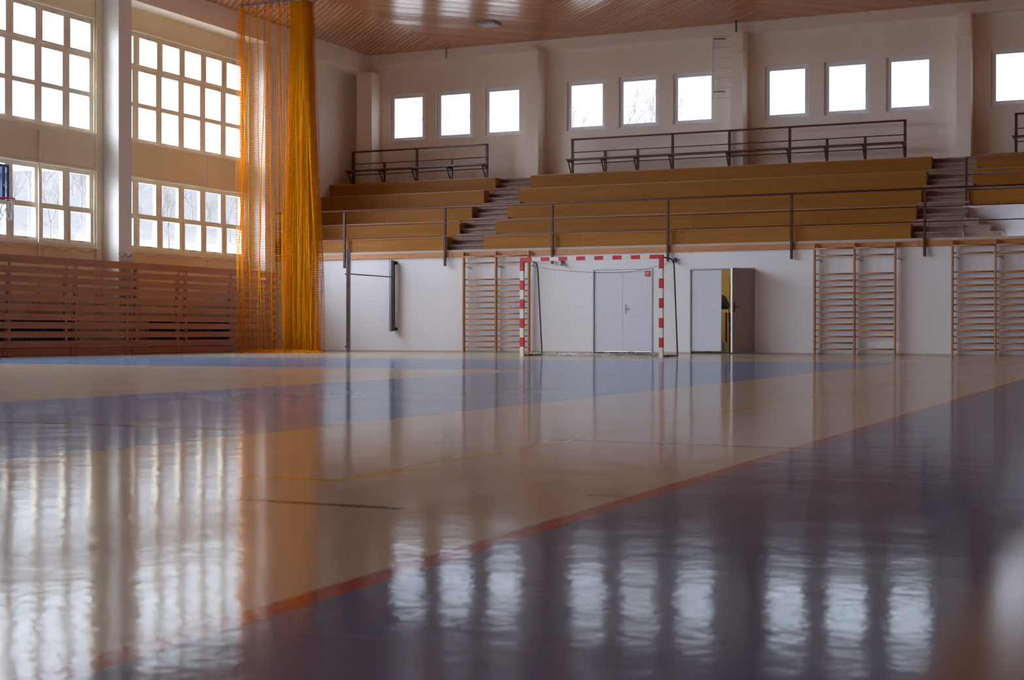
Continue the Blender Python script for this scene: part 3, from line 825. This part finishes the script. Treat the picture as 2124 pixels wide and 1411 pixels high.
# fine cable drooping across the white wall behind the goal
cbm = MB().tube([(-14.5, YB - .01, 2.12), (-14.2, YB - .01, 2.07), (-13.6, YB - .02, 2.02), (-13.14, YB - .02, 1.985), (-12.3, YB - .02, 1.975), (-11.8, YB - .02, 2.03), (-11.2, YB - .02, 2.18), (-10.9, YB - .01, 2.25)], .004, 5)
tag(cbm.build('cable', 'cable'), 'thin grey cable drooping across the wall above the closed double door', 'cable')
for x, nm in ((-13.95, 'left'), (-11.02, 'right')):
    fl = empty('wall_lamp', (x, YB, 2.2), 'small round fitting on the white wall behind the %s end of the crossbar' % nm, 'fitting')
    MB().sphere((x, YB - .09, 2.2), .045).build('lens', 'chrome', fl)
    MB().box(x - .03, x + .03, YB - .06, YB, 2.2, 2.3).build('housing', 'dark_metal', fl)

# ------------------------------------------------------------------ slatted panelling on the left wall
BT = [(1.95, 2.11), (1.745, 1.883), (1.55, 1.684), (1.36, 1.494), (1.15, 1.286), (.96, 1.097), (.755, .888), (.58, .718), (.385, .519), (.17, .32)]
PX = -21.95
edges = [33.05, 29.0, 27.13, 25.09, 23.06, 21.0, 18.9, 16.8]
where = ['beside the hall corner, behind the orange net', 'between the brick pillar and the orange net', 'in front of the brick pillar', 'under the left window', 'at the left frame edge',
         'left of the frame edge panel', 'far left']
for i in range(len(edges) - 1):
    y1, y0 = edges[i], edges[i + 1]
    sp_ = empty('slatted_panel', (PX, (y0 + y1) / 2, 0), 'red brown slatted wooden wall panel %s' % where[i], 'wall panel', 'slatted panels along the side wall')
    for a, b in BT:
        MB().box(PX - .02, PX, y0 + .004, y1 - .004, a, b).build('slat', 'slat', sp_)
    for yy in (y0 + .18, y1 - .14) + (((y0 + y1) / 2,) if y1 - y0 > 3 else ()):
        MB().box(PX - .09, PX - .029, yy - .04, yy + .04, 0, 2.10).build('batten', 'slat', sp_)
    MB().box(PX - .06, PX - .03, y0 + .01, y1 - .01, .01, .16).build('kick_board', 'slat', sp_)
# heating pipes and cabinets behind the slats
for k, (a, b) in enumerate(((21.4, 26.7), (27.32, 32.65))):
    for z in (.45, 1.22):
        tag(MB().tube([(-22.5, a, z), (-22.5, b, z)], .025, 8).build('heating_pipe', 'dark_metal'), '%s dark heating pipe behind the slatted panels, %s of the brick pillar' % ('lower' if z < 1 else 'upper', 'left' if k == 0 else 'right'), 'pipe')
for k, (a, b) in enumerate(((23.3, 25.6), (28.3, 31.2))):
    rd = empty('radiator', (-22.3, (a + b) / 2, .12), 'dark ribbed radiator behind the %s slatted panels' % ('left' if k == 0 else 'right'), 'radiator')
    m = MB()
    yy = a
    while yy < b: m.box(-22.4, -22.2, yy, yy + .06, .14, .82); yy += .09
    m.build('ribs', 'dark_metal', rd)
    MB().box(XL + .002, -22.34, a + .3, a + .36, .52, .72).box(XL + .002, -22.34, b - .36, b - .3, .52, .72).box(-22.34, -22.28, a, b, .18, .24).box(-22.34, -22.28, a, b, .7, .76).build('manifold', 'dark_metal', rd)
# conduits and swagged cables
for yy, nm, z1 in ((26.58, 'beside the left pillar', 8.19), (24.72, 'across the left side windows', 4.9), (32.6, 'beside the pillar next to the orange net', 8.19)):
    tag(MB().tube([(XL + .03, yy, .3), (XL + .03, yy, z1)], .018, 8).build('conduit_pipe', 'window_cream'), 'thin cream vertical pipe %s' % nm, 'pipe')
def swag(x, ya, yb, z, n_, name, mat, lab):
    m = MB(); pts = []
    for i in range(n_ * 6 + 1):
        t = i / (n_ * 6); ph = (t * n_) % 1
        pts.append((x, ya + (yb - ya) * t, z - .09 * 4 * ph * (1 - ph)))
    m.tube(pts, .006, 5); return tag(m.build(name, mat), lab, 'cord')
swag(-22.08, 26.8, 27.27, 2.32, 2, 'cable', 'cable', 'dark cable swagged across the brick pillar above the slats')
swag(XL + .03, 20.5, 26.6, 2.40, 8, 'cord', 'orange_cord', 'orange cord swagged below the left side window')
swag(XL + .03, 27.4, 32.6, 2.40, 7, 'cord', 'orange_cord', 'orange cord swagged below the side window nearest the net')

# ladder on the back wall beside the column
ld = empty('wall_ladder', (-11.2, 38.16, 6.8), 'white painted rungs of a wall ladder left of the middle column', 'ladder')
MB().tube([(-11.40, 38.12, 6.75), (-11.40, 38.12, 8.74)], .018, 8).build('side_rail', 'white', ld)
MB().tube([(-10.9, 38.12, 6.75), (-10.9, 38.12, 8.74)], .018, 8).build('side_rail', 'white', ld)
for i in range(8): MB().tube([(-11.40, 38.12, 6.8 + i * .27), (-10.9, 38.12, 6.8 + i * .27)], .01, 6).build('rung', 'white', ld)
for z in (6.98, 8.4): MB().tube([(-11.40, 38.12, z), (-11.15, 38.2, z), (-11.1, YW, z)], .012, 6).build('wall_bracket', 'dark_metal', ld)
for x, y, z0 in ((-10.63, 37.67, 8.44), (-19.4, 38.02, 8.48)):
    tag(MB().box(x - .02, x + .02, y - .02, y, z0, ZC).build('cable_duct', 'dark_metal' if x > -15 else 'vent'), 'thin %s duct at the top of the back wall' % ('dark' if x > -15 else 'grey'), 'duct')

# ceiling lamp
cl = empty('ceiling_lamp', (-16.76, 35.3, ZC), 'unlit flat grey ceiling lamp near the back wall', 'lamp')
MB().box(-17.0, -16.5, 35.05, 35.6, ZC - .06, ZC).build('housing', 'vent', cl, bevel=.01)
MB().box(-16.95, -16.55, 35.1, 35.55, ZC - .075, ZC - .06).build('diffuser', 'lamp_glass', cl)

# ------------------------------------------------------------------ basketball backboard at the left frame edge
bb = empty('basketball_hoop', (XL, 21.4, 3.0), 'blue framed basketball backboard with a red rim at the left frame edge', 'basketball hoop')
bx = -20.80
MB().box(bx - .02, bx, 20.82, 21.92, 3.12, 3.72).build('board', 'glass', bb)
MB().box(bx - .03, bx + .01, 21.93, 21.99, 3.07, 3.77).box(bx - .03, bx + .01, 20.77, 20.82, 3.07, 3.77).box(bx - .03, bx + .01, 20.82, 21.93, 3.07, 3.12).box(bx - .03, bx + .01, 20.82, 21.93, 3.72, 3.77).build('board_frame', 'blue_steel', bb)
MB().box(bx - .14, bx - .08, 21.9, 21.97, 3.07, 3.77).box(bx - .14, bx - .08, 20.8, 20.87, 3.07, 3.77).box(bx - .08, bx - .03, 21.92, 21.96, 3.35, 3.4).build('rear_frame', 'blue_steel', bb)
MB().tube([(XL, 21.75, 3.6), (bx - .1, 21.75, 3.6)], .03, 8).tube([(XL, 21.05, 3.6), (bx - .1, 21.05, 3.6)], .03, 8).tube([(XL, 21.75, 3.15), (bx - .1, 21.75, 3.55)], .022, 8).tube([(XL, 21.05, 3.15), (bx - .1, 21.05, 3.55)], .022, 8).build('wall_arm', 'blue_steel', bb)
rim = MB(); rc = Vector((-20.40, 21.4, 3.05))
rim.tube([rc + Vector((.225 * math.cos(t), .225 * math.sin(t), 0)) for t in [2 * math.pi * i / 32 for i in range(32)]], .012, 8, closed=True)
rim.box(bx, -20.62, 21.33, 21.47, 3.02, 3.05)
rim.build('rim', 'red', bb)
nt_ = MB()
for i in range(12):
    for sgn in (1, -1):
        pts = []
        for j in range(5):
            a = 2 * math.pi * (i + sgn * j * .5) / 12; r_ = .225 - .03 * j + .004 * j * j
            pts.append(rc + Vector((r_ * math.cos(a), r_ * math.sin(a), -.02 - .1 * j)))
        nt_.tube(pts, .006, 4, cap=False)
nt_.build('net', 'string', bb, fix=False)

# ------------------------------------------------------------------ orange net curtain
cur = empty('net_curtain', (-20.9, 31.35, 0), 'orange yellow ball net gathered in folds from ceiling to floor', 'net')
ZT = ZC - .06
def sheet(n_cols, xfun, yfun, name, zt=ZT, zb=.0, cell=.06, r=.0032, vstep=3):
    """a net of real cords: xfun(u,z), yfun(u,z) give the folded sheet"""
    rows = int((zt - zb) / cell)
    mb = MB(); vs = mb.v; fs = mb.f
    def P(i, z): u = i / n_cols; return (xfun(u, z), yfun(u, z), z)
    zl = [zb + (zt - zb) * j / rows for j in range(rows + 1)]
    pts = [[P(i, z) for z in zl] for i in range(n_cols + 1)]
    for i in range(n_cols + 1):        # vertical cords
        n0 = len(vs); js = list(range(0, rows + 1, vstep))
        if js[-1] != rows: js.append(rows)
        for j in js:
            x, y, z = pts[i][j]
            vs += [(x - r, y - r * .6, z), (x + r, y - r * .6, z), (x, y + r, z)]
        for q in range(len(js) - 1):
            a = n0 + q * 3
            fs += [(a, a + 1, a + 4, a + 3), (a + 1, a + 2, a + 5, a + 4), (a + 2, a, a + 3, a + 5)]
    for j in range(rows + 1):          # horizontal cords
        n0 = len(vs)
        for i in range(n_cols + 1):
            x, y, z = pts[i][j]
            vs += [(x, y - r * .6, z - r), (x, y - r * .6, z + r), (x, y + r, z)]
        for i in range(n_cols):
            a = n0 + i * 3
            fs += [(a, a + 3, a + 4, a + 1), (a + 1, a + 4, a + 5, a + 2), (a + 2, a + 5, a + 3, a)]
    mb.smooth = [False] * len(fs)
    return mb.build(name, 'net', cur, fix=False)
sm = lambda t: t * t * (3 - 2 * t)
# dense gathered bundle: many folds, splayed slightly at the foot
def bx_(u, z):
    k = 1 - z / ZT
    w_ = .50 + .50 * sm(min(1, k * 1.25)); c0 = -20.22 + .02 * k
    fold = math.sin(u * 2 * math.pi * 17 + math.sin(u * 9) * 2)
    return c0 + (u - .5) * w_ + .035 * fold * (1 + .5 * k) + .03 * k * math.sin(u * 40 + z * .8)
def by_(u, z):
    k = 1 - z / ZT
    return 31.40 + .16 * math.sin(u * 2 * math.pi * 17 + math.sin(u * 9) * 2 + 1.3) + .04 * math.sin(z * 1.3 + u * 25) * k
sheet(340, bx_, by_, 'gathered_net')
def bx2(u, z):
    k = 1 - z / ZT
    return -20.26 + (u - .5) * (.42 + .42 * k) + .03 * math.sin(u * 2 * math.pi * 11 + 2)
def by2(u, z): return 31.36 + .12 * math.sin(u * 2 * math.pi * 11 + .4)
sheet(200, bx2, by2, 'gathered_net', r=.004)
# thin stretched part to the left
def lx(u, z):
    k = 1 - z / ZT
    c = [0, .03, .05, .12, .30, .34, .52, .56, .60, .78, .82, .97, 1.0]
    t = u * 12; i = min(11, int(t)); f = t - i
    uu = c[i] + (c[i + 1] - c[i]) * f
    x = -21.95 + uu * 1.5
    lean = k ** 3 * .25 * math.sin(uu * 3.1 + .4)
    return x + .045 * math.sin(u * 2 * math.pi * 14) * (.5 + k) + lean * .4
def ly(u, z):
    k = 1 - z / ZT
    return 31.15 + .12 * math.sin(u * 2 * math.pi * 14 + 1.1) + .05 * k * math.sin(u * 17 + z)
sheet(54, lx, ly, 'spread_net', zt=ZT - .1, r=.0022)
def l2(u, z):
    k = 1 - z / ZT
    return -21.93 + .11 * u + .03 * math.sin(u * 30) + k * .05
sheet(20, l2, lambda u, z: 31.2 + .05 * math.sin(u * 22), 'edge_bundle', zt=ZT - .02, r=.003)
# thick twisted cords in the folds, hanging loops at the top and heap at the floor
cd = MB()
for x0, x1, y in ((-21.75, -21.55, 31.1), (-21.35, -21.25, 31.12), (-20.98, -20.9, 31.1), (-21.08, -21.28, 31.05), (-20.05, -20.2, 31.2), (-20.72, -20.6, 31.14), (-21.5, -21.9, 31.0)):
    pts = [(x0 + (x1 - x0) * sm(1 - z / ZT) + .015 * math.sin(z * 2 + x0 * 5), y, z) for z in [ZT * i / 14 for i in range(15)]]
    cd.tube(pts, .012, 6)
cd.build('fold_cord', 'net', cur, fix=False)
lp = MB()
for i in range(9):
    xa = -21.9 + i * .18; xb = xa + .18
    lp.tube([(xa, 31.2, ZT + .05), (xa + .03, 31.2, ZT - .12), ((xa + xb) / 2, 31.2, ZT - .2), (xb - .03, 31.2, ZT - .12), (xb, 31.2, ZT + .05)], .008, 5)
lp.build('top_loop', 'net', cur, fix=False)
MB().box(-22.02, -19.5, 31.22, 31.3, ZC - .06, ZC).build('track', 'vent', cur)
hp_ = MB()
for i in range(260):
    x = random.uniform(-21.9, -19.7); y = random.uniform(30.95, 31.5)
    a = random.uniform(-.5, .5)
    hp_.tube([(x, y, .01), (x + .09, y + a * .1, random.uniform(.02, .09)), (x + .2, y + a * .2, .01)], .007, 4, cap=False)
hp_.build('floor_hem', 'net', cur, fix=False)

cur.location = (-20.48, 30.9, 0)

# ------------------------------------------------------------------ varnished bench the camera rests beside
fb = empty('wooden_bench', (.15, .6, 0), 'glossy brown wooden bench blurred close to the camera at bottom right', 'bench')
MB().box(-.032, .36, -.8, 2.3, .438, .468).build('seat', 'bench_brown', fb, bevel=.006)
for y in (-.55, .7, 2.0):
    MB().box(.02, .31, y - .03, y + .03, .03, .438).build('leg', 'bench_brown', fb)
    MB().box(.0, .33, y - .04, y + .04, 0, .03).build('foot', 'bench_brown', fb)
MB().box(.15, .18, -.5, 1.95, .14, .22).build('stretcher', 'bench_brown', fb)

# ------------------------------------------------------------------ outside: meadow, hill and bare trees
def hill_z(x, y):
    d = max(0.0, -x - 30.0); s = min(1.0, d / 108.0)
    f = min(1.0, max(0.0, (y - 12.0) / 40.0)); f = f * f * (3 - 2 * f)
    z = 22.5 * s + 1.6 * math.sin(y * .045 + 1.0) * s + .5 * math.sin(x * .09 + y * .05) * s
    z += 2.2 * s * math.sin((y + x * 1.2) * .05)
    return -1.2 + z * f
me = MB(); nx, ny = 60, 84
for i in range(nx + 1):
    for j in range(ny + 1):
        x = -44 - 130 * (i / nx); y = -60 + 330 * j / ny
        me.v.append((x, y, hill_z(x, y)))
for i in range(nx):
    for j in range(ny):
        a = i * (ny + 1) + j; me.f.append((a, a + 1, a + ny + 2, a + ny + 1)); me.smooth.append(True)
M['bounce_ground'] = simple('pale_bounce_ground', (0.55, 0.53, 0.50), 0.95, var=0.08)  # unseen bright ground, added to throw light up to the ceiling
yd = MB(); n1 = 8
for i in range(n1 + 1):
    for j in range(ny + 1):
        x = -23.0 - 21 * (i / n1); y = -60 + 330 * j / ny
        yd.v.append((x, y, hill_z(x, y)))
for i in range(n1):
    for j in range(ny):
        a = i * (ny + 1) + j; yd.f.append((a, a + 1, a + ny + 2, a + ny + 1)); yd.smooth.append(True)
struct('bounce_ground', yd, 'bounce_ground', 'unseen pale ground added to bounce light into the hall')
struct('hillside', me, 'hill', 'pale winter hillside outside the side windows')
struct('meadow', MB().box(-23.0, 40, 39.0, 160, -1.4, -1.2), 'hill', 'meadow behind the hall')

def tree_mesh(height, seed, levels=5):
    rnd = random.Random(seed); mb = MB()
    def br(p, d, L, r, lv):
        pts = [p]; q = Vector(p); dd = Vector(d)
        for i in range(3):
            dd = (dd + Vector((rnd.uniform(-.12, .12), rnd.uniform(-.12, .12), rnd.uniform(-.02, .12)))).normalized()
            q = q + dd * L / 3; pts.append(q.copy())
        mb.tube(pts, [r, r * .85, r * .7, r * .55], 5 if lv > 2 else 3, cap=False)
        if lv == 0: return
        nb = 3 if lv > 1 else 4
        for k in range(nb + 1):
            a = rnd.uniform(0, 2 * math.pi); sp = rnd.uniform(.35, .75)
            side = Vector((math.cos(a), math.sin(a), 0)) * sp
            nd = (dd + side + Vector((0, 0, .15))).normalized()
            st_ = pts[rnd.choice((2, 3, 3))]
            br(st_, nd, L * rnd.uniform(.55, .75), r * .5, lv - 1)
    br(Vector((0, 0, 0)), Vector((0, 0, 1)), height * .36, height * .014, levels)
    return mb
protos = [tree_mesh(1.0, s) for s in (3, 11, 29)]
def tree(x, y, z, h, v, mat, label, group):
    t = empty('bare_tree', (x, y, z), label, 'tree', group)
    key = 'tm%d%s' % (v, mat)
    if key not in M_tree:
        mb = protos[v]; me_ = bpy.data.meshes.new('branches'); me_.from_pydata([tuple(p) for p in mb.v], [], mb.f); me_.materials.append(M[mat]); M_tree[key] = me_
    o = bpy.data.objects.new('branches', M_tree[key]); o.parent = t; o.scale = (h, h, h); o.rotation_euler = (0, 0, random.uniform(0, 6)); C.objects.link(o)
    return t
M_tree = {}
for i in range(26):
    x = -62 - (i % 13) * 4.2 - random.uniform(0, .8)
    y = -x * (1.0 + .48 * (((i % 13) * 0.618 + (.5 if i > 12 else 0)) % 1))
    tree(x, y, hill_z(x, y) - .2, random.uniform(4.5, 7.0), i % 3, 'ash', 'leafless grey tree on the hillside outside the side windows', 'bare trees on the hillside')
tree(-33, 37.5, hill_z(-33, 37.5) - .2, 5.6, 1, 'ash', 'leafless grey tree on the hillside outside the side windows', 'bare trees on the hillside')
for x, y, h in ((-28.6, 74.5, 18.6), (-24.6, 68, 13.2), (-34.6, 88, 19.0)):
    tree(x, y, -1.3, h, int(h * 10) % 3, 'ash', 'leafless tree behind the back wall seen through the fourth and fifth square windows', 'bare trees behind the hall')
